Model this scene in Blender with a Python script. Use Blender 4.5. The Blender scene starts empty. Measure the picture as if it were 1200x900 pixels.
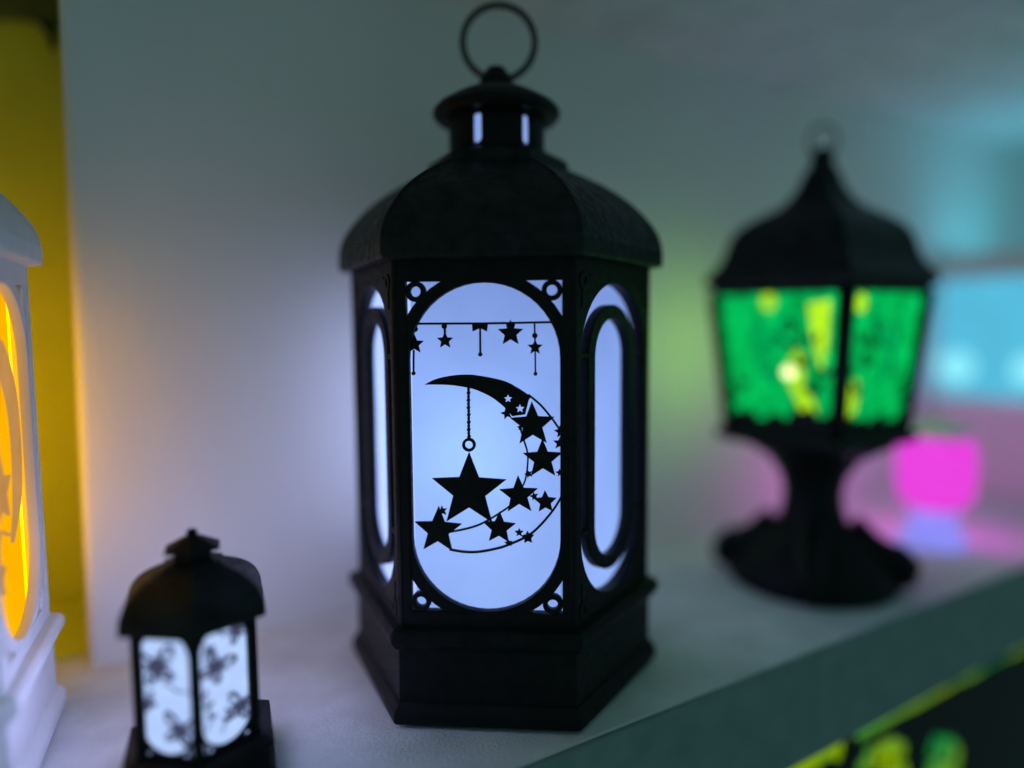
import bpy, math, random
from mathutils import Vector, Matrix
from mathutils.geometry import delaunay_2d_cdt

random.seed(7)
CM = 0.01
R_ = math.radians
sc = bpy.context.scene
col = sc.collection

# ------------------------------------------------------------------ camera
CAM = Vector((0.0, -18.987, 14.945))          # centimetres; x along the shelf, y into it, z up
F_PX, TH, PITCH, ROLL = 810.15, R_(31.378), R_(4.791), R_(-0.447)
right0 = Vector((math.cos(TH), -math.sin(TH), 0))
fwd_h = Vector((math.sin(TH), math.cos(TH), 0))
fwd = fwd_h * math.cos(PITCH) + Vector((0, 0, -math.sin(PITCH)))
up0 = fwd_h * math.sin(PITCH) + Vector((0, 0, math.cos(PITCH)))
cam_x = right0 * math.cos(ROLL) + up0 * math.sin(ROLL)
cam_y = up0 * math.cos(ROLL) - right0 * math.sin(ROLL)
cd = bpy.data.cameras.new('camera')
cam = bpy.data.objects.new('camera', cd)
col.objects.link(cam)
m = Matrix((cam_x, cam_y, -fwd)).transposed().to_4x4()
m.translation = CAM * CM
cam.matrix_world = m
cd.sensor_width = 36.0
cd.sensor_fit = 'HORIZONTAL'
cd.lens = F_PX / 1200 * 36
cd.clip_start = 0.01
cd.clip_end = 100
cd.dof.use_dof = True
cd.dof.focus_distance = 0.2525
cd.dof.aperture_fstop = 1.2
sc.camera = cam


def ray(px, py):                               # direction of a pixel of the 1200x900 photograph
    return fwd + cam_x * ((px - 600) / F_PX) + cam_y * ((450 - py) / F_PX)


# ------------------------------------------------------------------ world, exposure
world = bpy.data.worlds.new('World')
sc.world = world
world.use_nodes = True
bg = world.node_tree.nodes['Background']
bg.inputs['Color'].default_value = (0.38, 0.81, 0.84, 1)
bg.inputs['Strength'].default_value = 0.195
sc.view_settings.view_transform = 'Standard'
sc.view_settings.look = 'None'
sc.view_settings.exposure = 0
sc.view_settings.gamma = 1
sc.view_settings.use_curve_mapping = False
sc.render.engine = 'CYCLES'
cy = sc.cycles
cy.use_denoising = True
cy.max_bounces = 6
cy.diffuse_bounces = 3
cy.transmission_bounces = 3
cy.use_adaptive_sampling = True
cy.adaptive_threshold = 0.02
cy.transparent_max_bounces = 8
cy.caustics_reflective = False
cy.caustics_refractive = False
cy.sample_clamp_indirect = 4.0


# ------------------------------------------------------------------ materials
def new_mat(name):
    mt = bpy.data.materials.new(name)
    mt.use_nodes = True
    nt = mt.node_tree
    for n in list(nt.nodes):
        nt.nodes.remove(n)
    out = nt.nodes.new('ShaderNodeOutputMaterial')
    return mt, nt, out


def coords(nt, scale=(1, 1, 1)):
    tc = nt.nodes.new('ShaderNodeTexCoord')
    mp = nt.nodes.new('ShaderNodeMapping')
    mp.inputs['Scale'].default_value = scale
    nt.links.new(tc.outputs['Object'], mp.inputs['Vector'])
    return mp.outputs['Vector']


def noise(nt, vec, scale, detail=4, rough=0.55):
    n = nt.nodes.new('ShaderNodeTexNoise')
    n.inputs['Scale'].default_value = scale
    n.inputs['Detail'].default_value = detail
    n.inputs['Roughness'].default_value = rough
    nt.links.new(vec, n.inputs['Vector'])
    return n.outputs['Fac']


def ramp(nt, fac, a, b, lo=0.3, hi=0.7):
    r = nt.nodes.new('ShaderNodeValToRGB')
    r.color_ramp.elements[0].position = lo
    r.color_ramp.elements[1].position = hi
    r.color_ramp.elements[0].color = (*a, 1)
    r.color_ramp.elements[1].color = (*b, 1)
    nt.links.new(fac, r.inputs['Fac'])
    return r.outputs['Color']


def bump(nt, fac, strength, dist):
    b = nt.nodes.new('ShaderNodeBump')
    b.inputs['Strength'].default_value = strength
    b.inputs['Distance'].default_value = dist
    nt.links.new(fac, b.inputs['Height'])
    return b.outputs['Normal']


def surface(name, a, b, rough, nscale, bscale, bstr, bdist, stretch=(1, 1, 1), spec=0.5, rough2=None, sub=0.0):
    mt, nt, out = new_mat(name)
    p = nt.nodes.new('ShaderNodeBsdfPrincipled')
    v = coords(nt, stretch)
    f = noise(nt, v, nscale)
    nt.links.new(ramp(nt, f, a, b), p.inputs['Base Color'])
    p.inputs['Specular IOR Level'].default_value = spec
    if rough2 is None:
        p.inputs['Roughness'].default_value = rough
    else:
        g = noise(nt, v, nscale * 2.3, 5)
        nt.links.new(ramp(nt, g, (rough,) * 3, (rough2,) * 3), p.inputs['Roughness'])
    h = noise(nt, v, bscale, 6, 0.65)
    nt.links.new(bump(nt, h, bstr, bdist), p.inputs['Normal'])
    nt.links.new(p.outputs[0], out.inputs[0])
    return mt


M = {}
M['wall'] = surface('wall_paint', (0.79, 0.785, 0.775), (0.85, 0.845, 0.835), 0.75, 9, 60, 0.6, 0.0018, (1, 1, 0.35))
M['shelf'] = surface('shelf_paint', (0.64, 0.64, 0.63), (0.80, 0.80, 0.79), 0.6, 45, 700, 0.8, 0.0006)
M['edge'] = surface('edge_shade_tone', (0.15, 0.22, 0.21), (0.21, 0.28, 0.27), 0.7, 70, 900, 0.6, 0.0004)  # shade of the shelf front put into a darker teal-grey colour
M['yellow'] = surface('yellow_paint', (0.52, 0.56, 0.02), (0.60, 0.64, 0.03), 0.7, 20, 200, 0.3, 0.0006)
M['black'] = surface('black_plastic', (0.005, 0.005, 0.0052), (0.010, 0.010, 0.0105), 0.40, 160, 1400, 0.35, 0.0002, rough2=0.6, spec=0.13)
M['black_roof'] = surface('black_roof_plastic', (0.004, 0.004, 0.0042), (0.020, 0.020, 0.021), 0.36, 130, 260, 0.6, 0.0008, rough2=0.62, spec=0.16)
M['metal'] = surface('dark_wire', (0.06, 0.058, 0.05), (0.11, 0.10, 0.09), 0.4, 200, 800, 0.2, 0.0001)
M['white'] = surface('white_plastic', (0.74, 0.73, 0.72), (0.80, 0.79, 0.78), 0.45, 90, 900, 0.25, 0.0002, rough2=0.6)
M['grey'] = surface('grey_plastic', (0.10, 0.11, 0.12), (0.16, 0.17, 0.18), 0.5, 90, 900, 0.2, 0.0002)
M['speck'] = surface('dirt_speck', (0.03, 0.028, 0.025), (0.08, 0.07, 0.06), 0.9, 300, 900, 0.3, 0.0001)


def lit_pane(name, emit, strength, trans=(0.8, 0.8, 0.85), scale=40, var=0.12, clear=0.0):
    """a frosted pane that gives off the lamp's light; the bulb behind it also shines through it"""
    mt, nt, out = new_mat(name)
    e = nt.nodes.new('ShaderNodeEmission')
    v = coords(nt)
    f = noise(nt, v, scale, 3)
    lo = tuple(c * (1 - var) for c in emit)
    hi = tuple(min(1, c * (1 + var)) for c in emit)
    nt.links.new(ramp(nt, f, lo, hi, 0.25, 0.75), e.inputs['Color'])
    e.inputs['Strength'].default_value = strength
    t = nt.nodes.new('ShaderNodeBsdfTranslucent')
    t.inputs['Color'].default_value = (*trans, 1)
    a = nt.nodes.new('ShaderNodeAddShader')
    nt.links.new(e.outputs[0], a.inputs[0])
    nt.links.new(t.outputs[0], a.inputs[1])
    last = a.outputs[0]
    if clear > 0:
        tr = nt.nodes.new('ShaderNodeBsdfTransparent')
        tr.inputs['Color'].default_value = (*trans, 1)
        mx = nt.nodes.new('ShaderNodeMixShader')
        mx.inputs[0].default_value = clear
        nt.links.new(last, mx.inputs[1])
        nt.links.new(tr.outputs[0], mx.inputs[2])
        last = mx.outputs[0]
    nt.links.new(last, out.inputs[0])
    return mt


M['cool'] = lit_pane('cool_frosted_pane', (0.26, 0.385, 0.84), 0.36, (0.5, 0.54, 0.6))
M['cool_side'] = lit_pane('cool_side_pane', (0.32, 0.42, 0.84), 1.2, (0.3, 0.32, 0.36))
M['cool_tube'] = lit_pane('cool_light_tube', (0.27, 0.395, 0.84), 0.9, (0.1, 0.1, 0.1))
M['cool_rear'] = lit_pane('cool_rear_pane', (0.40, 0.47, 0.86), 2.6, (0.1, 0.1, 0.1))  # unseen back panes made brighter than the front ones to light the wall
M['cool_small'] = lit_pane('cool_small_pane', (0.43, 0.59, 1.0), 1.0, (0.05, 0.05, 0.06), scale=120)
M['cool_small_rear'] = lit_pane('cool_small_rear_pane', (0.44, 0.48, 1.0), 9.0, (0.05, 0.05, 0.06), scale=120)  # far panes boosted to brighten wall, shelf and the white lantern
M['shade_print'] = lit_pane('printed_film', (0.12, 0.14, 0.28), 0.4, (0.05, 0.05, 0.06), scale=200)
M['amber'] = lit_pane('amber_pane', (1.0, 0.44, 0.0), 1.0, (0.1, 0.06, 0.01), 30)
M['amber_film'] = lit_pane('amber_film', (0.80, 0.40, 0.12), 0.62, (0.05, 0.03, 0.01), 60)
M['amber_side'] = lit_pane('amber_side_pane', (1.0, 0.46, 0.0), 3.0, (0.1, 0.06, 0.01), 30)  # boosted pane towards the wall corner, for the orange fringe there
M['amber_rear'] = lit_pane('amber_rear_pane', (1.0, 0.50, 0.0), 7.0, (0.1, 0.06, 0.01), 30)  # unseen back panes boosted to light the recess
M['green'] = lit_pane('green_glass', (0.0, 0.52, 0.14), 0.85, (0.05, 0.3, 0.1), 110, 0.75, 0.3)
M['green_rear'] = lit_pane('green_rear_glass', (0.26, 0.50, 0.08), 3.2, (0.06, 0.3, 0.1), 45, 0.4, 0.1)  # unseen back panes boosted for the green glow on the wall
M['lime'] = lit_pane('lime_lit_glass', (0.20, 0.55, 0.01), 0.48, (0.1, 0.2, 0.05), 22, 0.5, 0.0)
M['yellow_glass'] = lit_pane('yellow_glass', (0.45, 0.75, 0.02), 0.85, (0.2, 0.3, 0.02), 60, 0.3)
M['dark_glass'] = lit_pane('dark_green_glass', (0.0, 0.20, 0.07), 1.0, (0.02, 0.1, 0.04), 60, 0.3)
M['spark'] = lit_pane('warm_bulb', (0.85, 0.95, 0.45), 1.6, (0.2, 0.2, 0.1), 60)
M['cyan'] = lit_pane('cyan_pane', (0.10, 0.50, 0.70), 0.9, (0.05, 0.1, 0.12), 20)
M['cyan_boost'] = lit_pane('cyan_boosted_pane', (0.10, 0.52, 0.68), 3.2, (0.05, 0.1, 0.12), 20)  # extra glow for the unseen top and far pane, stronger than the visible cyan
M['cyan_bulb'] = lit_pane('cyan_bulb', (0.26, 0.74, 0.85), 0.95, (0.2, 0.3, 0.3), 20)
M['pink'] = lit_pane('pink_pane', (1.0, 0.06, 0.80), 0.95, (0.03, 0.01, 0.02), 150, 0.3)
M['pink_rear'] = lit_pane('pink_rear_pane', (1.0, 0.05, 0.80), 8.0, (0.05, 0.01, 0.03), 90, 0.2)  # panels turned from the camera, boosted to throw pink on wall and shelf
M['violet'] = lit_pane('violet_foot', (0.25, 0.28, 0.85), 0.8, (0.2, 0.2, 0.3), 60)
M['flame'] = lit_pane('candle_flame', (0.95, 1.0, 0.10), 1.6, (0.2, 0.2, 0.1), 60)
e = M['lime'].node_tree.nodes['Color Ramp'].color_ramp.elements
e[0].color = (0.0, 0.45, 0.10, 1)
e[0].position = 0.40
e[1].color = (0.40, 0.62, 0.0, 1)
e[1].position = 0.56


# ------------------------------------------------------------------ mesh helpers (all sizes in cm)
def tag(o, label=None, cat=None, group=None, kind=None):
    if label: o['label'] = label
    if cat: o['category'] = cat
    if group: o['group'] = group
    if kind: o['kind'] = kind
    return o


def empty(name, x, y, z=0, yaw=0):
    o = bpy.data.objects.new(name, None)
    o.empty_display_size = 0.02
    o.location = (x * CM, y * CM, z * CM)
    o.rotation_euler = (0, 0, yaw)
    col.objects.link(o)
    return o


def link(name, me, mat, parent=None, mtx=None):
    o = bpy.data.objects.new(name, me)
    col.objects.link(o)
    if mat is not None and not me.materials:
        me.materials.append(mat)
    if parent is not None:
        o.parent = parent
    if mtx is not None:
        o.matrix_basis = mtx
    return o


def build(name, verts, faces, mat, parent=None, mtx=None, smooth=False, bevel=0.0):
    me = bpy.data.meshes.new(name)
    me.from_pydata([(v[0] * CM, v[1] * CM, v[2] * CM) for v in verts], [], faces)
    me.validate()
    me.update()
    if smooth:
        for p in me.polygons:
            p.use_smooth = True
        if smooth != 'all':
            me.set_sharp_from_angle(angle=R_(35))
    o = link(name, me, mat, parent, mtx)
    if bevel:
        b = o.modifiers.new('bevel', 'BEVEL')
        b.width = bevel * CM
        b.segments = 2
        b.limit_method = 'ANGLE'
        b.angle_limit = R_(25)
    return o


def turned(name, profile, n, mat, parent=None, mtx=None, phase=0.0, cap=(True, True), **kw):
    """profile of (radius, height) turned about z with n sides"""
    vs, fs = [], []
    for r, z in profile:
        for k in range(n):
            a = phase + 2 * math.pi * k / n
            vs.append((r * math.cos(a), r * math.sin(a), z))
    L = len(profile)
    for i in range(L - 1):
        for k in range(n):
            k2 = (k + 1) % n
            fs.append((i * n + k, i * n + k2, (i + 1) * n + k2, (i + 1) * n + k))
    if cap[0]: fs.append(tuple(reversed(range(n))))
    if cap[1]: fs.append(tuple(range((L - 1) * n, L * n)))
    return build(name, vs, fs, mat, parent, mtx, **kw)


def box(name, x0, x1, y0, y1, z0, z1, mat, parent=None, mtx=None, bevel=0.0):
    vs = [(x, y, z) for z in (z0, z1) for y in (y0, y1) for x in (x0, x1)]
    fs = [(0, 2, 3, 1), (4, 5, 7, 6), (0, 1, 5, 4), (1, 3, 7, 5), (3, 2, 6, 7), (2, 0, 4, 6)]
    return build(name, vs, fs, mat, parent, mtx, bevel=bevel)


def plate_mesh(name, loops, thick, bevel=0.0):
    """flat shape with holes (loops of 2-D points), back at z = -thick, front at z = 0"""
    cu = bpy.data.curves.new(name, 'CURVE')
    cu.dimensions = '2D'
    cu.fill_mode = 'BOTH'
    cu.extrude = max(thick / 2 - bevel, 0.001) * CM
    cu.bevel_depth = bevel * CM
    cu.bevel_resolution = 1
    cu.offset = -bevel * CM
    for lp in loops:
        s = cu.splines.new('POLY')
        s.points.add(len(lp) - 1)
        for i, (x, y) in enumerate(lp):
            s.points[i].co = (x * CM, y * CM, 0, 1)
        s.use_cyclic_u = True
    ob = bpy.data.objects.new('tmp', cu)
    col.objects.link(ob)
    dg = bpy.context.evaluated_depsgraph_get()
    me = bpy.data.meshes.new_from_object(ob.evaluated_get(dg))
    bpy.data.objects.remove(ob)
    bpy.data.curves.remove(cu)
    me.name = name
    me.materials.clear()
    me.transform(Matrix.Translation((0, 0, -thick / 2 * CM)))
    return me


def plate(name, loops, thick, mat, parent=None, mtx=None, bevel=0.0):
    return link(name, plate_mesh(name, loops, thick, bevel), mat, parent, mtx)


def T(x=0, y=0, z=0):
    return Matrix.Translation((x * CM, y * CM, z * CM))


def face_mtx(a, d):
    """plane whose outward normal points at angle a, d from the axis: x to the right, y up, z outward"""
    n = Vector((math.cos(a), math.sin(a), 0))
    x = Vector((-math.sin(a), math.cos(a), 0))
    mt = Matrix((x, Vector((0, 0, 1)), n)).transposed().to_4x4()
    mt.translation = n * d * CM
    return mt


def tube(name, pts, rad, mat, parent=None, mtx=None, n=8, closed=False):
    pts = [Vector(p) for p in pts]
    rads = rad if isinstance(rad, (list, tuple)) else [rad] * len(pts)
    vs, fs = [], []
    N = len(pts)
    prev = None
    for i, p in enumerate(pts):
        if closed:
            t = (pts[(i + 1) % N] - pts[i - 1]).normalized()
        else:
            t = (pts[min(i + 1, N - 1)] - pts[max(i - 1, 0)]).normalized()
        if prev is None:
            ref = Vector((0, 0, 1)) if abs(t.z) < 0.9 else Vector((1, 0, 0))
            u = t.cross(ref).normalized()
        else:
            u = (prev - t * prev.dot(t)).normalized()
        prev = u
        w = t.cross(u)
        for k in range(n):
            a = 2 * math.pi * k / n
            vs.append(p + (u * math.cos(a) + w * math.sin(a)) * rads[i])
    for i in range(N if closed else N - 1):
        j = (i + 1) % N
        for k in range(n):
            k2 = (k + 1) % n
            fs.append((i * n + k, i * n + k2, j * n + k2, j * n + k))
    if not closed:
        fs.append(tuple(reversed(range(n))))
        fs.append(tuple(range((N - 1) * n, N * n)))
    return build(name, vs, fs, mat, parent, mtx, smooth='all')


def circle(cx, cy, r, n=28):
    return [(cx + r * math.cos(2 * math.pi * k / n), cy + r * math.sin(2 * math.pi * k / n)) for k in range(n)]


def stadium(hw, z0, z1, n=24, cx=0):
    """upright slot of half width hw from z0 to z1 with round ends"""
    pts = []
    for k in range(n + 1):
        a = math.pi * k / n
        pts.append((cx + hw * math.cos(a), z1 - hw + hw * math.sin(a)))
    for k in range(n + 1):
        a = math.pi + math.pi * k / n
        pts.append((cx + hw * math.cos(a), z0 + hw + hw * math.sin(a)))
    return pts


def rect(x0, x1, y0, y1):
    return [(x0, y0), (x1, y0), (x1, y1), (x0, y1)]


def star(cx, cy, r, rot=0.0, inner=0.46, sy=1.0):
    p = []
    for k in range(10):
        a = math.pi / 2 + rot + k * math.pi / 5
        q = r if k % 2 == 0 else r * inner
        p.append((cx + q * math.cos(a), cy + sy * q * math.sin(a)))
    return p


def ribbon(pts, w):
    """closed outline of a strip of width w along 2-D points"""
    L, Rr = [], []
    for i, p in enumerate(pts):
        a = Vector(pts[max(i - 1, 0)])
        b = Vector(pts[min(i + 1, len(pts) - 1)])
        t = (b - a).normalized()
        nrm = Vector((-t.y, t.x)) * (w / 2)
        L.append((p[0] + nrm.x, p[1] + nrm.y))
        Rr.append((p[0] - nrm.x, p[1] - nrm.y))
    return L + Rr[::-1]


def smooth_pts(pts, sub=6):
    """Catmull-Rom through 2-D points"""
    out = []
    P = [pts[0]] + list(pts) + [pts[-1]]
    for i in range(1, len(P) - 2):
        p0, p1, p2, p3 = [Vector(q) for q in P[i - 1:i + 3]]
        for k in range(sub):
            t = k / sub
            q = 0.5 * ((2 * p1) + (p2 - p0) * t + (2 * p0 - 5 * p1 + 4 * p2 - p3) * t * t + (3 * p1 - p0 - 3 * p2 + p3) * t ** 3)
            out.append((q.x, q.y))
    out.append(tuple(pts[-1]))
    return out


# ------------------------------------------------------------------ the setting
WV, WEND, RV = 15.9, -0.75, 25.0              # wall face, its end, back of the recess
shelf = box('shelf', -60, 170, 0.0, 30, -5, 0, M['shelf'], bevel=0.12)
box('shaded_edge_strip', -60, 170, -0.25, -0.003, -5.02, 0.0, M['edge'], shelf, bevel=0.06)  # added strip, its dark colour stands in for shade on the front face
tag(shelf, 'pale painted shelf board carrying the lanterns', kind='structure')
up = box('upper_shelf', -60, 170, 0, 30, 32.4, 37, M['shelf'], bevel=0.12)
tag(up, 'pale painted shelf board above the lanterns', kind='structure')
low = box('lower_shelf', -60, 170, 0, 30, -40, -35.5, M['shelf'], bevel=0.12)
tag(low, 'pale painted shelf board below the lanterns', kind='structure')
plan = [(170, WV), (WEND + 0.45, WV)]
for k in range(1, 7):
    a = math.pi / 2 * k / 6
    plan.append((WEND + 0.45 - 0.45 * math.sin(a), WV + 0.45 - 0.45 * math.cos(a)))
plan += [(WEND, RV + 4), (170, RV + 4)]


def prism(name, plan, z0, z1, mat, lean=0.0):
    n = len(plan)
    vs = [(x, y, z0) for x, y in plan] + [(x + (lean if x < 1 else 0), y, z1) for x, y in plan]
    fs = [(i, (i + 1) % n, n + (i + 1) % n, n + i) for i in range(n)] + [tuple(range(n))[::-1], tuple(range(n, 2 * n))]
    return build(name, vs, fs, mat, smooth=True)


tag(prism('wall', plan, 0, 32.4, M['wall'], 0.42), 'white plastered wall behind the lanterns', kind='structure')
tag(prism('lower_wall', [(170, WV), (-60, WV), (-60, RV), (170, RV)], -35.5, -5, M['wall']), 'white wall of the shelf bay below', kind='structure')
tag(box('recess_wall', -60, WEND + 0.6, RV, RV + 3, 0, 32.4, M['yellow']), 'yellow painted back of the recess', kind='structure')
tag(box('recess_floor', -60, WEND, 17.5, RV, 0, 0.15, M['yellow']), 'yellow painted floor of the recess', kind='structure')


def on_v(px, py, v):
    d = ray(px, py)
    P = CAM + d * ((v - CAM.y) / d.y)
    return P.x, P.z


vl = [on_v(x, y, 24.6) for x, y in ((90, -60), (72, 30), (56, 36), (40, 24), (10, 20), (-60, 30), (-60, -60))]
M['olive'] = surface('olive_cloth', (0.07, 0.09, 0.01), (0.12, 0.14, 0.02), 0.9, 40, 300, 0.4, 0.0006)
fmv = Matrix(((1, 0, 0, 0), (0, 0, -1, 24.6 * CM), (0, 1, 0, 0), (0, 0, 0, 1)))
tag(plate('valance', [vl], 0.3, M['olive'], None, fmv, 0.04), 'dark olive cloth valance across the top of the yellow recess', 'valance')
hk = [on_v(x, y, 24.2) for x, y in ((47, 22), (58, 26), (66, 44), (64, 58), (58, 52), (55, 40))]
fmh = Matrix(((1, 0, 0, 0), (0, 0, -1, 24.2 * CM), (0, 1, 0, 0), (0, 0, 0, 1)))
tag(plate('clip', [smooth_pts(hk + hk[:1], 3)[:-1]], 0.35, M['black'], None, fmh, 0.05), 'small dark clip at the corner of the olive valance', 'clip')

# ------------------------------------------------------------------ hexagonal lantern (one model in black and in white)
CELL_R = 6.5
AP = CELL_R * math.cos(math.pi / 6)
MAIN = (15.269, 7.147, R_(-35.807))


def front_pt(px, py, inset):
    """photo pixel -> point on the ornament plane of the big lantern's front (x right, y up)"""
    a = MAIN[2] + R_(-90)
    n = Vector((math.cos(a), math.sin(a), 0))
    x = Vector((-math.sin(a), math.cos(a), 0))
    o = Vector((MAIN[0], MAIN[1], 0)) + n * (AP - inset)
    d = ray(px, py)
    P = CAM + d * ((o - CAM).dot(n) / d.dot(n))
    return ((P - o).dot(x), P.z)


PXCM = 0.0307


def moon_ornament(parent, mat, inset=0.30, simple=False):
    """cut-out sheet of moon, stars and pendants; every piece a part of the face it hangs in"""
    g = lambda x, y: front_pt(x, y, inset)
    zt = [0]

    def off():
        zt[0] = (zt[0] + 1) % 7
        return T(0, 0, -inset + 0.012 * zt[0])

    def st(px, py, r, rot=0.0, inner=0.46):
        c = g(px, py)
        return plate('star', [star(c[0], c[1], r * PXCM, R_(rot), inner)], 0.12, mat, parent, off(), 0.012)

    def strip(name, pts, w):
        return plate(name, [ribbon(smooth_pts([g(*q) for q in pts]), w * PXCM)], 0.10, mat, parent, off())

    def blob(name, px, py, r, hole=0.0):
        c = g(px, py)
        lp = [circle(*c, r * PXCM, 18)]
        if hole: lp.append(circle(*c, hole * PXCM, 18))
        return plate(name, lp, 0.11, mat, parent, off())
    if simple:
        cres = [(-1.9, 13.4)] + smooth_pts([(-1.2, 14.6), (0.6, 14.6), (1.9, 13.0), (2.2, 11.0), (1.8, 9.0), (0.4, 7.6)]) + smooth_pts([(0.9, 8.6), (1.25, 10.6), (1.0, 12.4), (0.0, 13.5), (-1.2, 13.8)])
        plate('crescent_moon', [cres], 0.12, mat, parent, T(0, 0, -inset), 0.01)
        plate('star', [star(-0.6, 9.6, 1.2)], 0.12, mat, parent, T(0, 0, -inset + 0.01), 0.012)
        plate('star', [star(-1.5, 6.9, 0.8)], 0.12, mat, parent, T(0, 0, -inset + 0.01), 0.012)
        plate('pendant_wire', [ribbon([(-0.6, 10.3), (-0.6, 14.2)], 0.07)], 0.1, mat, parent, T(0, 0, -inset - 0.01))
        plate('stem', [ribbon(smooth_pts([(-1.5, 7.4), (-0.9, 8.3), (0.5, 7.9), (1.6, 8.9)]), 0.07)], 0.1, mat, parent, T(0, 0, -inset - 0.02))
        return
    # garland
    strip('garland_line', [(470, 379.4), (520, 379.2), (580, 378.8), (668, 377)], 2.6)
    blob('bead', 485.8, 385.5, 3.6, 1.5)
    st(485.3, 403.3, 12)
    strip('pendant_wire', [(484.9, 410), (484.7, 424), (484.7, 438)], 1.8); blob('bead', 484.7, 437.5, 2.3)
    blob('bead', 520.8, 382.4, 3.2); strip('pendant_wire', [(521, 382), (521.1, 388), (521.2, 394)], 2.4); st(521.3, 399, 10.2)
    plate('star', [[g(*q) for q in ((553, 378), (572, 378), (570.5, 388.5), (562.5, 384.5), (553.8, 388.5))]], 0.1, mat, parent, off())
    strip('pendant_wire', [(562.6, 383), (562.7, 398), (562.8, 415)], 2.2); blob('bead', 562.8, 415.3, 2.5)
    st(598.3, 390.5, 15.8)
    plate('star_loop', [[g(*q) for q in ((592.5, 377.5), (604, 377.5), (603, 384), (594, 384))]], 0.09, mat, parent, off())
    strip('pendant_wire', [(626.3, 378), (626.7, 393), (627, 405)], 2.0); blob('bead', 626.7, 393.3, 3.2); st(627, 407, 9.4)
    strip('pendant_wire', [(627.1, 411), (627.3, 425), (627.5, 438)], 1.8); blob('bead', 627.5, 438, 2.3)
    # crescent with two star holes
    outer = smooth_pts([(497.5, 450.8), (509, 444.8), (524, 441), (542, 439), (560, 440), (589, 445.9), (606, 454), (622.5, 464.8)])
    inner = smooth_pts([(600.4, 487.7), (592.5, 478.4), (577.3, 466.1), (560, 457.6), (549, 454.4), (530, 451.4), (512, 450.6), (497.5, 450.8)])
    cres = [g(*q) for q in outer] + [g(*q) for q in ((619.6, 469), (615.6, 485.4))] + [g(*q) for q in inner[:-1]]
    plate('crescent_moon', [cres, star(*g(595.4, 467.2), 5.2 * PXCM), star(*g(609.4, 478.8), 5.6 * PXCM)], 0.12, mat, parent, off(), 0.01)
    strip('moon_outline', [(619, 462.3), (632, 473), (643.7, 486.3), (655.3, 502.5), (661, 515), (665, 545), (660.5, 575), (657.8, 582), (645.6, 601), (623.3, 624.4), (596.7, 637.8), (578, 643.4), (558.9, 646.5), (543, 646.2), (527, 643.5)], 2.4)
    strip('moon_outline', [(609, 500), (614, 516.6), (617.9, 529.6), (618.5, 540), (617, 555), (613, 569), (600, 590), (587.8, 600), (565.6, 613.3), (550, 619), (534, 622.5), (524, 624)], 2.0)
    # hanging chain, ring and stars
    for k in range(14):
        blob('chain_link', 548.9 + 0.04 * k, 456 + 4.3 * k, 2.2 if k % 2 else 1.7)
    strip('chain_wire', [(548.8, 453), (549.1, 480), (549.4, 515)], 2.6)
    blob('ring', 549.5, 521.3, 8.2, 4.8)
    st(549.7, 575.2, 47, -0.5, 0.43)
    st(513.5, 621.5, 30, -2, 0.44)
    st(585, 618.5, 20.5, -2, 0.46)
    st(608, 580, 24, 2, 0.44)
    st(639, 588.5, 14, 2, 0.48)
    st(608.2, 624.4, 5.4); st(618.4, 630, 8, 4, 0.52); st(596, 636.5, 5, 9)
    st(624, 497.5, 27.5, 1.5, 0.44)
    st(636, 538, 24.5, 1, 0.44)
    st(594, 484.5, 7.5, 12); st(609.5, 501, 4, 5)
    st(657, 506, 8, 6); st(656, 519.5, 8, -4)
    st(619.5, 555.5, 5.2, 20); st(656, 554, 5, 8); st(626, 581.5, 5.4, 14); st(518.5, 598.5, 6.2, 10)


def tube_wall(name, r, z0, z1, slots, hw, sz0, sz1, mat, parent):
    """round wall with upright slots cut through it"""
    pts, edges = [], []
    nA, nZ = 72, 6
    W = 2 * math.pi * r
    for i in range(nA + 1):
        for j in range(nZ + 1):
            pts.append(Vector((W * i / nA, z0 + (z1 - z0) * j / nZ)))
    loops = []
    for s in slots:
        u = (s % (2 * math.pi)) * r
        lp = stadium(hw, sz0, sz1, 8, u)
        loops.append(u)
        b = len(pts)
        pts = [p for p in pts]
        pts += [Vector(q) for q in lp]
        n = len(lp)
        edges += [(b + k, b + (k + 1) % n) for k in range(n)]
    keep = []
    vs, es, fs, *_ = delaunay_2d_cdt(pts, edges, [], 0, 1e-5)

    def inside(c):
        for u in loops:
            dx = abs(c.x - u)
            if dx < hw:
                zc = min(max(c.y, sz0 + hw), sz1 - hw)
                if dx * dx + (c.y - zc) ** 2 < hw * hw: return True
        return False
    for f in fs:
        c = sum((vs[i] for i in f), Vector((0, 0))) / len(f)
        if not inside(c): keep.append(tuple(f))
    V3 = [(r * math.cos(v.x / r), r * math.sin(v.x / r), v.y) for v in vs]
    o = build(name, V3, keep, mat, parent, smooth=True)
    s = o.modifiers.new('solid', 'SOLIDIFY')
    s.thickness = 0.16 * CM
    s.offset = -1
    return o


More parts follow.
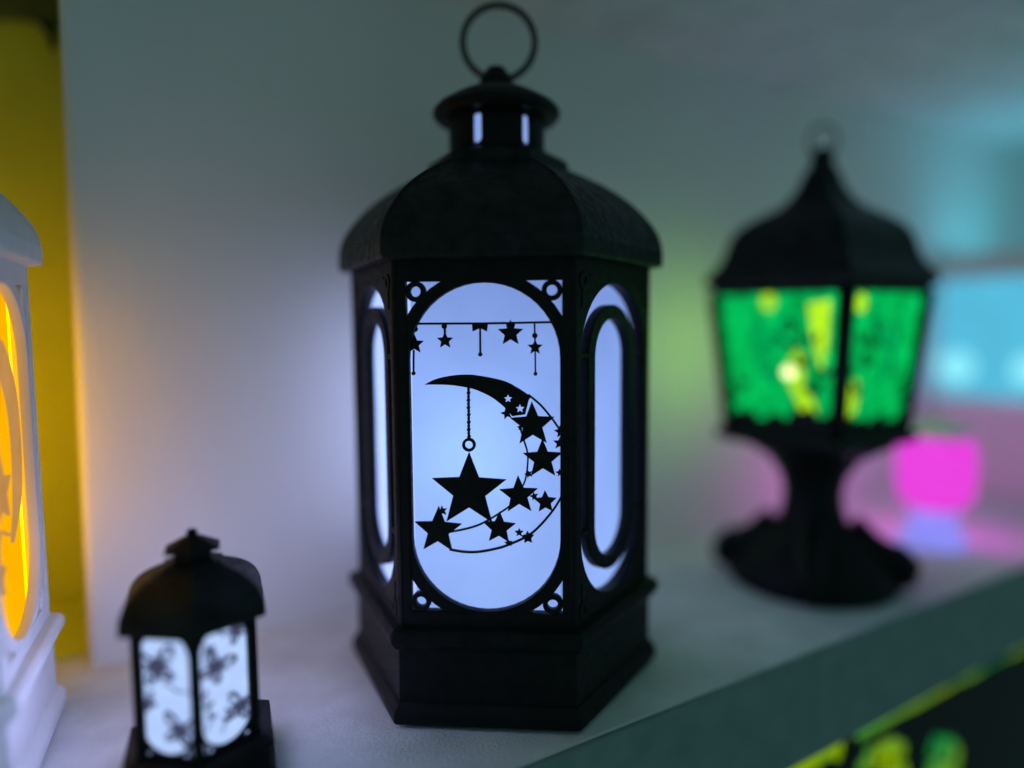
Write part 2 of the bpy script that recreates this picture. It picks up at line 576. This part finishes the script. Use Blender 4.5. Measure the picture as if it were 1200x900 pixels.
def roof_panels(prof, n, mat, parent, thick=0.16, sub=5, bow=0.0):
    """n curved roof panels between ribs, each its own part; profile gives rib radius and height"""
    pr = smooth_pts(prof, sub)
    half = math.pi / n
    vs, fs = [], []
    nu = 6
    L = len(pr)
    for side in (0, 1):
        for (r, z) in pr:
            rr = r - side * thick * 1.1
            zz = z - side * thick * 0.6
            for j in range(nu + 1):
                t = -1 + 2 * j / nu
                x = rr * math.cos(half)
                y = rr * math.sin(half) * t
                b = bow * (1 - t * t)
                vs.append((x + b, y, zz + b * 0.4))
    w = nu + 1
    S = L * w
    for i in range(L - 1):
        for j in range(nu):
            a = i * w + j
            fs.append((a, a + 1, a + w + 1, a + w))
            a += S
            fs.append((a, a + w, a + w + 1, a + 1))
    for i in range(L - 1):
        fs.append((i * w, (i + 1) * w, S + (i + 1) * w, S + i * w))
        fs.append((i * w + nu, S + i * w + nu, S + (i + 1) * w + nu, (i + 1) * w + nu))
    for j in range(nu):
        fs.append((j, S + j, S + j + 1, j + 1))
        a = (L - 1) * w + j
        fs.append((a, a + 1, S + a + 1, S + a))
    first = None
    for k in range(n):
        mtx = Matrix.Rotation(half + 2 * half * k, 4, 'Z')
        if first is None:
            first = build('roof_panel', vs, fs, mat, parent, mtx, smooth=True)
        else:
            link('roof_panel', first.data, mat, parent, mtx)
    rib = None
    for k in range(n):
        mtx = Matrix.Rotation(2 * half * k, 4, 'Z')
        if rib is None:
            rib = tube('roof_rib', [(r - 0.02, 0, z) for r, z in pr], thick * 0.42, mat, parent, mtx, 6)
        else:
            link('roof_rib', rib.data, mat, parent, mtx)


def hex_lantern(name, x, y, yaw, mb, mr, pane_mats, moon_faces):
    root = empty(name, x, y, 0, yaw)
    turned('base_foot', [(6.2, 0.0), (6.2, 0.25)], 6, mb, root)
    turned('base_flange', [(6.75, 0.12), (6.92, 0.22), (6.92, 0.62), (6.72, 0.95), (6.60, 1.0)], 6, mb, root, bevel=0.05)
    turned('base_wall', [(6.60, 0.9), (6.58, 3.1)], 6, mb, root, bevel=0.05)
    turned('base_moulding', [(6.60, 2.95), (6.78, 3.05), (7.0, 3.35), (7.02, 3.62), (6.85, 3.82), (6.4, 3.90)], 6, mb, root, bevel=0.05)
    turned('light_deck', [(6.0, 3.85), (6.0, 4.05)], 6, M['white'], root)
    hw = CELL_R / 2
    zlo, zhi = 3.85, 17.5
    solid = [rect(-hw + 0.02, hw - 0.02, zlo, zhi), stadium(2.78, 4.40, 16.55)]
    openf = [rect(-hw + 0.02, hw - 0.02, zlo, zhi), rect(-2.80, 2.80, 4.42, 16.56)]
    me_solid = plate_mesh('face_frame', solid, 0.55, 0.04)
    me_open = plate_mesh('face_frame', openf, 0.42, 0.03)
    me_band = plate_mesh('arch_band', [stadium(3.20, 4.04, 16.94), stadium(2.72, 4.45, 16.50)], 0.36, 0.03)
    me_ring = plate_mesh('corner_ring', [circle(0, 0, 0.37), circle(0, 0, 0.19)], 0.30, 0.03)
    me_inner = plate_mesh('inner_ring', [stadium(2.02, 5.25, 15.75), stadium(1.50, 5.78, 15.22)], 0.42, 0.03)
    me_bar = plate_mesh('ring_bar', [rect(1.9, 2.85, -0.09, 0.09)], 0.30, 0.02)
    me_pane = plate_mesh('pane', [rect(-3.0, 3.0, 4.1, 16.9)], 0.08)
    me_relief = plate_mesh('corner_relief', [circle(0, 0, 0.34, 20), circle(0, 0, 0.16, 20)], 0.12, 0.03)
    me_scroll = plate_mesh('corner_scroll', [ribbon(smooth_pts([(-0.75, 0.32), (-0.35, 0.30), (0.05, 0.05), (0.28, -0.35), (0.30, -0.85)]), 0.13)], 0.1, 0.02)
    for k in range(6):
        a = R_(-90 + 60 * k)
        fm = face_mtx(a, AP)
        pm = pane_mats[k]
        if k in moon_faces:
            fr = link('face_frame', me_open, mb, root, fm)
            link('arch_band', me_band, mb, fr, T(0, 0, -0.035))
            for sx in (-1, 1):
                for cyy in (16.20, 4.78):
                    link('corner_ring', me_ring, mb, fr, T(sx * 2.44, cyy, -0.02))
            moon_ornament(fr, M['amber_film'] if mb is M['white'] else mb, simple=mb is M['white'])
        else:
            fr = link('face_frame', me_solid, mb, root, fm)
            link('inner_ring', me_inner, mb, fr, T(0, 0, -0.10))
            for sx in (0, 1):
                for zz in (13.84, 7.17):
                    link('ring_bar', me_bar, mb, fr, T(0, zz, -0.12) @ Matrix.Rotation(math.pi * sx, 4, 'Z'))
            for sx in (-1, 1):
                for cyy, s2 in ((16.55, 1), (4.42, -1)):
                    link('corner_relief', me_relief, mb, fr, T(sx * 2.62, cyy, 0.05))
                    mt = T(sx * 2.42, cyy - s2 * 0.12, 0.04) @ Matrix.Diagonal((sx, s2, 1, 1))
                    link('corner_scroll', me_scroll, mb, fr, mt)
        pn = me_pane.copy()
        pn.materials.clear()
        link('pane', pn, pm, fr, T(0, 0, -0.66 if k not in moon_faces else -0.62))
    post = None
    for k in range(6):
        mtx = Matrix.Rotation(R_(60 * k), 4, 'Z') @ T(CELL_R - 0.16, 0, 0)
        if post is None:
            post = turned('corner_post', [(0.17, 3.8), (0.17, 17.45)], 10, mb, root, mtx, smooth=True)
        else:
            link('corner_post', post.data, mb, root, mtx)
    turned('eave', [(6.3, 17.30), (6.98, 17.36), (7.06, 17.48), (7.06, 18.02), (6.98, 18.20), (6.7, 18.26)], 6, mr, root, bevel=0.05)
    roof_panels([(6.98, 18.16), (6.76, 18.78), (6.22, 19.48), (5.45, 20.18), (4.36, 20.86), (2.9, 21.52)], 6, mr, root)
    turned('roof_collar', [(2.9, 21.2), (3.04, 21.36), (3.04, 21.74), (2.92, 21.90), (2.05, 22.34)], 6, mr, root, bevel=0.04)
    return root


def lantern_top(root, mb, mring, tube_mat, slot0, ring_yaw):
    tube_wall('chimney', 2.03, 21.95, 23.7, [slot0 + R_(60 * k) for k in range(6)], 0.2, 22.28, 23.5, mb, root)
    turned('light_tube', [(1.55, 22.0), (1.55, 23.65)], 32, tube_mat, root, smooth=True)
    turned('cap', [(1.9, 23.55), (2.55, 23.62), (2.70, 23.80), (2.68, 23.98), (2.45, 24.22), (1.75, 24.62), (1.1, 24.92), (0.78, 25.02)], 48, mb, root, smooth=True)
    turned('finial', [(0.80, 24.95), (0.74, 25.18), (0.62, 25.42), (0.50, 25.62), (0.36, 25.82), (0.0005, 25.93)], 32, mb, root, smooth=True)
    pts = []
    for k in range(48):
        a = 2 * math.pi * k / 48
        pts.append((1.52 * math.cos(a), 0, 1.52 * math.sin(a)))
    return tube('hanging_ring', pts, 0.16, mring, root, T(0.13, 0, 26.86) @ Matrix.Rotation(ring_yaw, 4, 'Z'), 10, True)


def led(name, parent, color, power, z, rad=0.4, xy=(0, 0)):
    ld = bpy.data.lights.new(name, 'POINT')
    ld.color = color
    ld.energy = power
    ld.shadow_soft_size = rad * CM
    o = bpy.data.objects.new(name, ld)
    col.objects.link(o)
    o.parent = parent
    o.location = (xy[0] * CM, xy[1] * CM, z * CM)
    return o


big = hex_lantern('hexagonal_lantern', MAIN[0], MAIN[1], MAIN[2], M['black'], M['black_roof'],
                  [M['cool'], M['cool'], M['cool_rear'], M['cool_rear'], M['cool_rear'], M['cool_side']], (0,))
box('added_divider', -5.5, 5.5, 0.9, 1.1, 4.0, 17.3, M['white'], big)  # unseen divider added so the bright rear panes don't light the front ones
view_a = math.atan2(CAM.y - MAIN[1], CAM.x - MAIN[0]) - MAIN[2]
lantern_top(big, M['black'], M['metal'], M['cool_tube'], view_a + R_(-23), view_a + R_(90))
tag(big, 'large black hexagonal lantern with moon and stars cut-out on cool white panes', 'lantern')
led('led_bulb', big, (0.45, 0.72, 1.0), 0.042, 10.4, 0.5, (-0.6, -2.4))
led('led_bulb', big, (0.70, 0.85, 1.0), 0.006, 5.2, 0.3, (0, -2.2))
led('led_bulb', big, (0.70, 0.85, 1.0), 0.004, 5.2, 0.3, (2.8, -0.8))

whi = hex_lantern('hexagonal_lantern', -7.89, 10.37, R_(-38.0), M['white'], M['white'],
                  [M['amber'], M['amber'], M['amber'], M['amber_side'], M['amber_rear'], M['amber_rear']], (2,))
lantern_top(whi, M['white'], M['white'], M['amber'], 0.3, R_(40))
tag(whi, 'white hexagonal lantern with glowing amber panes beside the yellow recess', 'lantern')
led('led_bulb', whi, (1.0, 0.62, 0.1), 0.006, 7.0, 0.5, (1.5, 0.8))


# ------------------------------------------------------------------ small black lantern with butterflies
def ellipse(cx, cy, rx, ry, rot, n=18):
    c, s = math.cos(rot), math.sin(rot)
    return [(cx + rx * math.cos(t) * c - ry * math.sin(t) * s, cy + rx * math.cos(t) * s + ry * math.sin(t) * c)
            for t in [2 * math.pi * k / n for k in range(n)]]


def butterfly(parent, cx, cy, s, rot, mat, z):
    """wings open, seen from above; the two upper wings are pierced"""
    base = T(cx, cy, z) @ Matrix.Rotation(rot, 4, 'Z')
    for i, (ex, ey, rx, ry, ro) in enumerate(((0.42, 0.34, 0.50, 0.27, 0.75), (-0.42, 0.34, 0.50, 0.27, -0.75),
                                              (0.28, -0.28, 0.34, 0.21, -0.8), (-0.28, -0.28, 0.34, 0.21, 0.8))):
        lp = [ellipse(ex * s, ey * s, rx * s, ry * s, ro)]
        lp.append(ellipse(ex * 1.12 * s, ey * 1.12 * s, rx * 0.60 * s, ry * 0.36 * s, ro + 0.35))
        lp.append(ellipse(ex * 0.98 * s + 0.12 * s * (1 if ex > 0 else -1), ey * 0.98 * s - 0.10 * s, rx * 0.36 * s, ry * 0.26 * s, ro - 0.3))
        plate('butterfly_wing', lp, 0.03, mat, parent, base @ T(0, 0, 0.006 * i))
    plate('butterfly_body', [ellipse(0, 0, 0.06 * s, 0.42 * s, 0)], 0.05, mat, parent, base @ T(0, 0, 0.03))


def sprig(parent, pts, mat, z, leaf=0.16):
    plate('stem', [ribbon(smooth_pts(pts), 0.035)], 0.03, mat, parent, T(0, 0, z))
    for i in range(1, len(pts)):
        for sgn in (-1, 1):
            a = math.atan2(pts[i][1] - pts[i - 1][1], pts[i][0] - pts[i - 1][0]) + sgn * 0.8
            plate('leaf', [ellipse(pts[i][0] + leaf * math.cos(a), pts[i][1] + leaf * math.sin(a), leaf, leaf * 0.42, a, 12)],
                  0.03, mat, parent, T(0, 0, z + 0.006 * (i + sgn)))


SM = (2.55, 5.35)
sm_yaw = math.atan2(CAM.y - SM[1], CAM.x - SM[0]) - R_(3)
sml = empty('small_lantern', SM[0], SM[1], 0, sm_yaw)
sml.scale = (0.95, 0.95, 0.955)
tag(sml, 'small black hexagonal lantern with butterflies on pale blue panes', 'lantern')
b = M['black']
turned('base_flange', [(2.72, 0.0), (2.78, 0.10), (2.78, 0.35), (2.6, 0.5)], 6, b, sml, bevel=0.03)
turned('base_wall', [(2.58, 0.4), (2.55, 1.25)], 6, b, sml, bevel=0.03)
turned('base_moulding', [(2.55, 1.18), (2.72, 1.30), (2.70, 1.52), (2.3, 1.66)], 6, b, sml, bevel=0.03)
SR = 2.18
sap = SR * math.cos(math.pi / 6)
h = SR / 2
me_f = plate_mesh('face_frame', [rect(-h + .01, h - .01, 1.55, 6.15), rect(-0.97, 0.97, 1.80, 6.08)], 0.16, 0.01)
me_b = plate_mesh('arch_band', [stadium(1.02, 1.72, 6.10), stadium(0.88, 1.86, 6.0)], 0.13, 0.01)
me_c = plate_mesh('corner_ring', [circle(0, 0, 0.13, 16), circle(0, 0, 0.065, 16)], 0.1)
me_p = plate_mesh('pane', [rect(-1.0, 1.0, 1.66, 6.12)], 0.04)
me_p2 = me_p.copy()
for k in range(6):
    fr = link('face_frame', me_f, b, sml, face_mtx(R_(30 + 60 * k), sap))
    link('arch_band', me_b, b, fr, T(0, 0, -0.015))
    for sx in (-1, 1):
        for yy in (5.93, 1.94):
            link('corner_ring', me_c, b, fr, T(sx * 0.84, yy, -0.01))
    link('pane', me_p if k in (0, 5) else me_p2, M['cool_small'] if k in (0, 5) else M['cool_small_rear'], fr, T(0, 0, -0.2))
    if k == 5:      # left of the near edge
        butterfly(fr, -0.30, 4.75, 0.92, 0.25, M['shade_print'], -0.12)
        butterfly(fr, 0.38, 2.65, 0.78, -0.25, M['shade_print'], -0.12)
        butterfly(fr, -0.66, 3.55, 0.42, 0.6, M['shade_print'], -0.12)
        sprig(fr, [(-0.1, 4.3), (0.3, 4.05), (0.9, 3.95)], M['shade_print'], -0.12, 0.05)
    if k == 0:      # right of it
        butterfly(fr, -0.35, 4.55, 0.80, -0.6, M['shade_print'], -0.12)
        butterfly(fr, 0.48, 5.55, 0.66, 0.4, M['shade_print'], -0.12)
        butterfly(fr, 0.50, 2.85, 0.72, -0.35, M['shade_print'], -0.12)
        sprig(fr, [(-0.75, 2.5), (-0.55, 2.9), (-0.6, 3.3), (-0.75, 3.7)], M['shade_print'], -0.12, 0.13)
        sprig(fr, [(-0.2, 2.25), (-0.05, 2.55), (0.05, 2.85)], M['shade_print'], -0.12, 0.12)
        sprig(fr, [(-0.8, 5.6), (-0.55, 5.3), (-0.45, 5.0)], M['shade_print'], -0.12, 0.12)
post = None
for k in range(6):
    mt = Matrix.Rotation(R_(60 * k), 4, 'Z') @ T(SR - 0.16, 0, 0)
    if post is None:
        post = turned('corner_post', [(0.18, 1.55), (0.18, 6.2)], 10, b, sml, mt, smooth=True)
    else:
        link('corner_post', post.data, b, sml, mt)
turned('eave', [(2.1, 5.98), (2.56, 5.90), (2.60, 6.0), (2.54, 6.14), (2.3, 6.2)], 6, M['black_roof'], sml, bevel=0.02)
roof_panels([(2.54, 6.10), (2.50, 6.45), (2.26, 6.90), (1.78, 7.28), (1.0, 7.62)], 6, M['black_roof'], sml, 0.08)
turned('roof_collar', [(1.0, 7.45), (1.1, 7.56), (1.08, 7.70), (0.70, 7.80)], 6, M['black_roof'], sml, bevel=0.02)
turned('neck', [(0.68, 7.7), (0.66, 8.2)], 6, b, sml, bevel=0.02)
turned('cap', [(0.62, 8.12), (1.0, 8.14), (0.99, 8.21), (0.36, 8.54), (0.16, 8.62)], 6, b, sml, bevel=0.02)
turned('finial', [(0.12, 8.58), (0.17, 8.66), (0.18, 8.74), (0.12, 8.82), (0.0005, 8.86)], 16, b, sml, smooth=True)


# ------------------------------------------------------------------ green lantern on a pedestal
def bar(name, p0, p1, w, mat, parent, n=4):
    return tube(name, [p0, p1], w, mat, parent, None, n)


GR = (35.5, 5.7)
g_yaw = R_(-132)
grn = empty('pedestal_lantern', GR[0], GR[1], 0, g_yaw)
grn.scale = (0.97, 0.97, 1.0)
tag(grn, 'black four sided pedestal lantern with glowing green panes and scroll feet', 'lantern')
b, br = M['black'], M['black_roof']
turned('base_plate', [(4.6, 0.0), (4.8, 0.2), (4.7, 0.8), (4.2, 1.5), (3.4, 2.2), (2.4, 3.3)], 32, b, grn, smooth=True)
turned('stem', [(2.5, 2.6), (1.95, 3.6), (1.68, 4.6), (1.66, 5.3), (1.85, 6.2), (2.5, 7.2), (3.6, 7.9), (4.2, 8.2)], 32, b, grn, smooth=True)
foot = None
for k in range(4):
    mt = Matrix.Rotation(R_(77 + 90 * k), 4, 'Z')
    if foot is None:
        pts = [(2.0, 0, 3.4), (3.0, 0, 2.3), (4.0, 0, 1.75), (4.7, 0, 1.75), (5.05, 0, 1.4), (4.95, 0, 0.85), (4.6, 0, 0.62), (4.0, 0, 0.7)]
        foot = tube('scroll_foot', pts, [0.9, 0.98, 0.95, 0.85, 0.8, 0.75, 0.62, 0.5], b, grn, mt, 10)
    else:
        link('scroll_foot', foot.data, b, grn, mt)
turned('window_sill', [(4.0, 8.0), (5.2, 8.2), (5.75, 8.45), (5.75, 8.8), (5.2, 9.1), (4.6, 9.15)], 4, b, grn, bevel=0.08)
turned('top_rail', [(5.55, 16.55), (6.0, 16.6), (6.1, 17.1), (5.5, 17.15)], 4, b, grn, bevel=0.08)
z0, z1, r0, r1 = 9.1, 16.75, 4.85, 5.85
for k in range(4):
    c, s = math.cos(math.pi / 2 * k), math.sin(math.pi / 2 * k)
    bar('corner_post', (r0 * c, r0 * s, z0), (r1 * c, r1 * s, z1), 0.42, b, grn)
ap0, ap1 = r0 * math.cos(math.pi / 4), r1 * math.cos(math.pi / 4)
tilt = math.atan2(ap1 - ap0, z1 - z0)
hgt = math.hypot(ap1 - ap0, z1 - z0)
g_pane = [[(-ap0, 0), (ap0, 0), (ap1, hgt), (-ap1, hgt)]]
mg = plate_mesh('pane', g_pane, 0.12)
for k in range(4):
    a = R_(45 + 90 * k)
    fm = face_mtx(a, ap0 - 0.08) @ T(0, z0, 0) @ Matrix.Rotation(tilt, 4, 'X')
    front = k in (0, 3)
    pn = link('pane', mg if front else mg.copy(), M['green'] if front else M['green_rear'], grn, fm)
    if not front:
        pn.data.materials[0] = M['green_rear']
    # black cut-out tree line, branches and fronds laid on the pane
    rnd = random.Random(11 + k)
    top = [(-ap0 + 0.1, 0.05)]
    for j in range(15):
        top.append((-ap0 + 0.1 + (2 * ap0 - 0.2) * j / 14, 0.35 + rnd.random() * 0.9 + (0.5 if k == 3 and j > 8 else 0)))
    top.append((ap0 - 0.1, 0.05))
    plate('bush_cutout', [top], 0.06, b, pn, T(0, 0, 0.09))
    side = 1 if k == 3 else -1
    if front:
        sprig(pn, [(side * 2.6, 0.6), (side * 2.2, 2.2), (side * 1.6, 3.6), (side * 1.2, 4.6)], b, 0.09, 0.42)
        sprig(pn, [(side * 3.2, 1.5), (side * 3.0, 3.2), (side * 2.3, 4.9), (side * 1.0, 5.6)], b, 0.10, 0.30)
        yg = M['yellow_glass']
        if k == 3:
            shapes = [ellipse(-0.5, 7.1, 0.45, 0.5, 0), [(1.2, 4.6), (1.7, 4.0), (1.5, 2.8), (2.2, 1.6), (2.3, 0.5), (1.5, 0.7), (1.2, 1.6), (0.7, 2.6), (0.5, 3.6)],
                      [(1.9, 6.9), (3.2, 7.1), (3.0, 5.0), (2.6, 3.4), (2.2, 4.6)]]
        else:
            shapes = [ellipse(-2.4, 1.9, 0.55, 1.1, -0.2), ellipse(-2.6, 6.9, 0.5, 0.5, 0)]
        for shp in shapes:
            plate('coloured_glass', [shp], 0.05, yg, pn, T(0, 0, 0.06))
        sprig(pn, [(-side * 2.9, 0.6), (-side * 2.8, 1.6), (-side * 2.5, 2.4)], b, 0.10, 0.35)
        sprig(pn, [(-side * 1.9, 2.9), (-side * 1.3, 3.3), (-side * 0.6, 3.3)], M['dark_glass'], 0.08, 0.45)
        sprig(pn, [(-side * 2.6, 6.2), (-side * 1.6, 5.6), (-side * 1.0, 4.8)], M['dark_glass'], 0.08, 0.5)
        sprig(pn, [(side * 0.4, 7.2), (side * 0.6, 6.2), (side * 0.2, 5.4)], M['dark_glass'], 0.08, 0.4)
        if k == 3:
            turned('bulb', [(0.0005, -0.4), (0.3, -0.25), (0.38, 0.05), (0.25, 0.33), (0.0005, 0.42)], 14, M['spark'], pn, T(0.75, 3.3, 0.12), smooth='all')
turned('eave', [(5.5, 17.0), (6.45, 17.1), (6.5, 17.25), (6.5, 17.55), (6.2, 17.75)], 4, br, grn, bevel=0.08)
roof_panels([(6.45, 17.5), (5.7, 18.2), (5.3, 18.9), (5.05, 19.6), (4.6, 20.25), (3.6, 20.85), (2.2, 21.5), (1.35, 22.4), (0.9, 23.4)], 4, br, grn, 0.2)
turned('finial', [(0.95, 23.2), (0.8, 23.6), (0.6, 23.9), (0.68, 24.2), (0.5, 24.6), (0.0005, 24.85)], 20, br, grn, smooth=True)
pts = [(0, 0.85 * math.cos(2 * math.pi * k / 32), 0.85 * math.sin(2 * math.pi * k / 32)) for k in range(32)]
tube('hanging_ring', pts, 0.1, M['metal'], grn, T(0, 0, 25.1) @ Matrix.Rotation(R_(10), 4, 'Z'), 8, True)
# the candle inside
turned('candle', [(1.3, 9.1), (1.3, 11.6), (1.1, 11.8), (0.2, 11.75)], 24, M['white'], grn, smooth=True)
turned('flame', [(0.12, 11.7), (0.5, 12.3), (0.62, 12.9), (0.45, 13.7), (0.18, 14.5), (0.0005, 15.0)], 20, M['flame'], grn, smooth=True)


# ------------------------------------------------------------------ pink globe lamp and cyan box lantern further along the shelf
pnk = empty('table_lamp', 48.3, 5.4)
tag(pnk, 'small glowing pink lamp on a pale violet foot', 'lamp')
turned('foot', [(1.9, 0), (2.0, 0.2), (1.7, 0.9), (1.35, 1.7), (1.4, 2.5)], 28, M['violet'], pnk, smooth=True)
for k in range(6):
    prof = smooth_pts([(1.25, 2.4), (1.95, 2.75), (2.3, 3.7), (2.38, 5.8), (2.1, 7.2), (1.5, 7.7)], 3)
    vs, fs = [], []
    for sd in (0.0, 0.12):
        for r, z in prof:
            for t in (-0.5, 0.5):
                a = t * math.pi / 3
                vs.append(((r - sd) * math.cos(a), (r - sd) * math.sin(a), z))
    L = len(prof)
    for i in range(L - 1):
        a, c = 2 * i, 2 * L + 2 * i
        fs += [(a, a + 1, a + 3, a + 2), (c, c + 2, c + 3, c + 1), (a, a + 2, c + 2, c), (a + 1, c + 1, c + 3, a + 3)]
    fs += [(0, 2 * L, 2 * L + 1, 1), (2 * L - 2, 2 * L - 1, 4 * L - 1, 4 * L - 2)]
    front = (30 + 60 * k) in (150, 210, 270)
    build('shade_panel', vs, fs, M['pink'] if front else M['pink_rear'], pnk, Matrix.Rotation(R_(30 + 60 * k), 4, 'Z'), smooth=True)
turned('cap', [(2.2, 7.5), (2.3, 7.7), (1.0, 8.2), (0.3, 8.5)], 12, M['white'], pnk, smooth=True)  # widened to keep the pink light off the ceiling

cyn = empty('box_lantern', 72.0, 9.2)
tag(cyn, 'square pale lantern with glowing cyan panes near the wall', 'lantern')
q = R_(45)
turned('base', [(8.4, 0), (8.5, 0.3), (8.5, 8.0), (8.3, 8.4)], 4, M['white'], cyn, phase=q, bevel=0.1)
turned('lid', [(7.6, 18.7), (9.0, 18.9), (9.0, 19.3), (8.2, 19.6), (8.1, 20.8), (7.6, 20.8), (7.6, 18.7)], 4, M['white'], cyn, phase=q, cap=(False, False))  # rim raised to hold the added top glow off the wall
turned('added_top_glow', [(7.58, 18.8), (7.58, 19.0)], 4, M['cyan_boost'], cyn, phase=q)  # unseen glowing surface added to turn ceiling and wall teal
mc = plate_mesh('pane', [rect(-5.7, 5.7, 8.3, 18.75)], 0.2)
mc2 = mc.copy()
mbulb = None
for k in range(4):
    fr = link('pane', mc if k != 0 else mc2, M['cyan'] if k != 0 else M['cyan_boost'], cyn, face_mtx(R_(90 * k), 5.75))
    if k == 2:
        for u in (-3.6, 2.2):
            o = turned('bulb', [(0.0005, -1.6), (0.9, -1.2), (1.35, -0.4), (1.35, 0.5), (0.8, 1.3), (0.0005, 1.6)], 16, M['cyan_bulb'], fr, T(u, 11.0, 0.5), smooth='all')
for k in range(4):
    a = q + math.pi / 2 * k
    bar('corner_post', (8.2 * math.cos(a), 8.2 * math.sin(a), 8.2), (8.2 * math.cos(a), 8.2 * math.sin(a), 18.8), 0.25, M['white'], cyn)

# ------------------------------------------------------------------ lit lantern standing in the bay below
lw = empty('lower_lantern', 43, 4.4, -35.5)
tag(lw, 'dark lantern glowing lime green in the bay below the shelf', 'lantern')
HH = 30.2
LWW = 17.0
lm = Matrix.Diagonal((1, 0.197, 1, 1))
turned('base', [(24.6, 0), (24.8, 0.4), (24.4, 2.0)], 4, b, lw, lm, phase=q)
turned('lid', [(24.4, HH - 0.6), (24.8, HH - 0.4), (24.8, HH)], 4, b, lw, lm, phase=q)
fm = Matrix(((1, 0, 0, 0), (0, 0, -1, -2.6 * CM), (0, 1, 0, 0), (0, 0, 0, 1)))
pn = plate('pane', [rect(-LWW, LWW, 1.5, HH - 0.4)], 0.2, M['lime'], lw, fm)
for sx in (-1, 1):
    bar('corner_post', (sx * LWW, -2.6, 1.5), (sx * LWW, -2.6, HH - 0.3), 0.5, b, lw)
    bar('corner_post', (sx * LWW, 2.6, 1.5), (sx * LWW, 2.6, HH - 0.3), 0.5, b, lw)
plate('back_panel', [rect(-LWW, LWW, 1.5, HH - 0.4)], 0.2, b, lw, T(0, 5.2, 0) @ fm)
rj = random.Random(5)
top = [(-17.0, 2.75), (-14.5, 2.6), (-12.5, 2.38), (-11.2, 2.28), (-10.5, 2.7), (-10.0, 1.5), (-9.4, 1.5), (-8.6, 2.1), (-5, 1.98), (-1, 1.95), (1.4, 1.84),
       (2.6, 2.0), (4.5, 1.86), (7, 1.80), (9, 1.9), (11, 1.80), (14, 1.82), (17.0, 1.80)]
top = [(x, HH - y + rj.uniform(-0.05, 0.05)) for x, y in smooth_pts(top, 3)]
edge = [(-LWW, 2.0)] + top + [(LWW, 2.0)]


def ragged(pts, amp):
    return [(x + rj.uniform(-amp, amp), HH - y + rj.uniform(-amp, amp)) for x, y in smooth_pts(pts + pts[:1], 4)[:-1]]


hole1 = ragged([(-9.2, 3.3), (-8.4, 2.75), (-6.6, 2.8), (-4.7, 3.4), (-3.9, 5), (-3.9, 8), (-5.4, 8.4), (-6.1, 7.4), (-6.0, 5.6), (-6.9, 4.6), (-8.0, 4.0), (-8.6, 4.3)], 0.16)
hole2 = ragged([(-1.9, 5.2), (-1.3, 4.3), (0.2, 4.9), (1.4, 5.6), (2.0, 7.6), (0, 8.6), (-1.8, 8)], 0.22)
plate('leaf_cutout', [edge, hole1, hole2], 0.2, b, pn, T(0, 0, 0.35))
sprig(pn, [(-8.9, HH - 3.4), (-7.6, HH - 3.5), (-6.4, HH - 4.2), (-5.4, HH - 5.6)], b, 0.18, 0.34)
sprig(pn, [(-4.2, HH - 7.8), (-4.8, HH - 6.4), (-4.6, HH - 4.8)], b, 0.2, 0.36)
sprig(pn, [(1.8, HH - 8.0), (0.8, HH - 6.6), (-0.6, HH - 5.6)], b, 0.2, 0.45)

# ------------------------------------------------------------------ specks of dirt on the shelf
rnd = random.Random(3)
sp_v, sp_f = [], []
for _ in range(90):
    x, y, r = rnd.uniform(-3, 60), rnd.uniform(0.3, 15.5), rnd.uniform(0.012, 0.035)
    n0 = len(sp_v)
    sp_v += [(x + r * math.cos(t) * rnd.uniform(.7, 1.2), y + r * math.sin(t) * rnd.uniform(.7, 1.2), 0.0) for t in (0, 1.26, 2.5, 3.8, 5.0)]
    sp_v.append((x, y, r * 0.7))
    sp_f += [(n0 + i, n0 + (i + 1) % 5, n0 + 5) for i in range(5)]
tag(build('dust', sp_v, sp_f, M['speck']), 'tiny specks of dust scattered on the shelf', 'dust', kind='stuff')
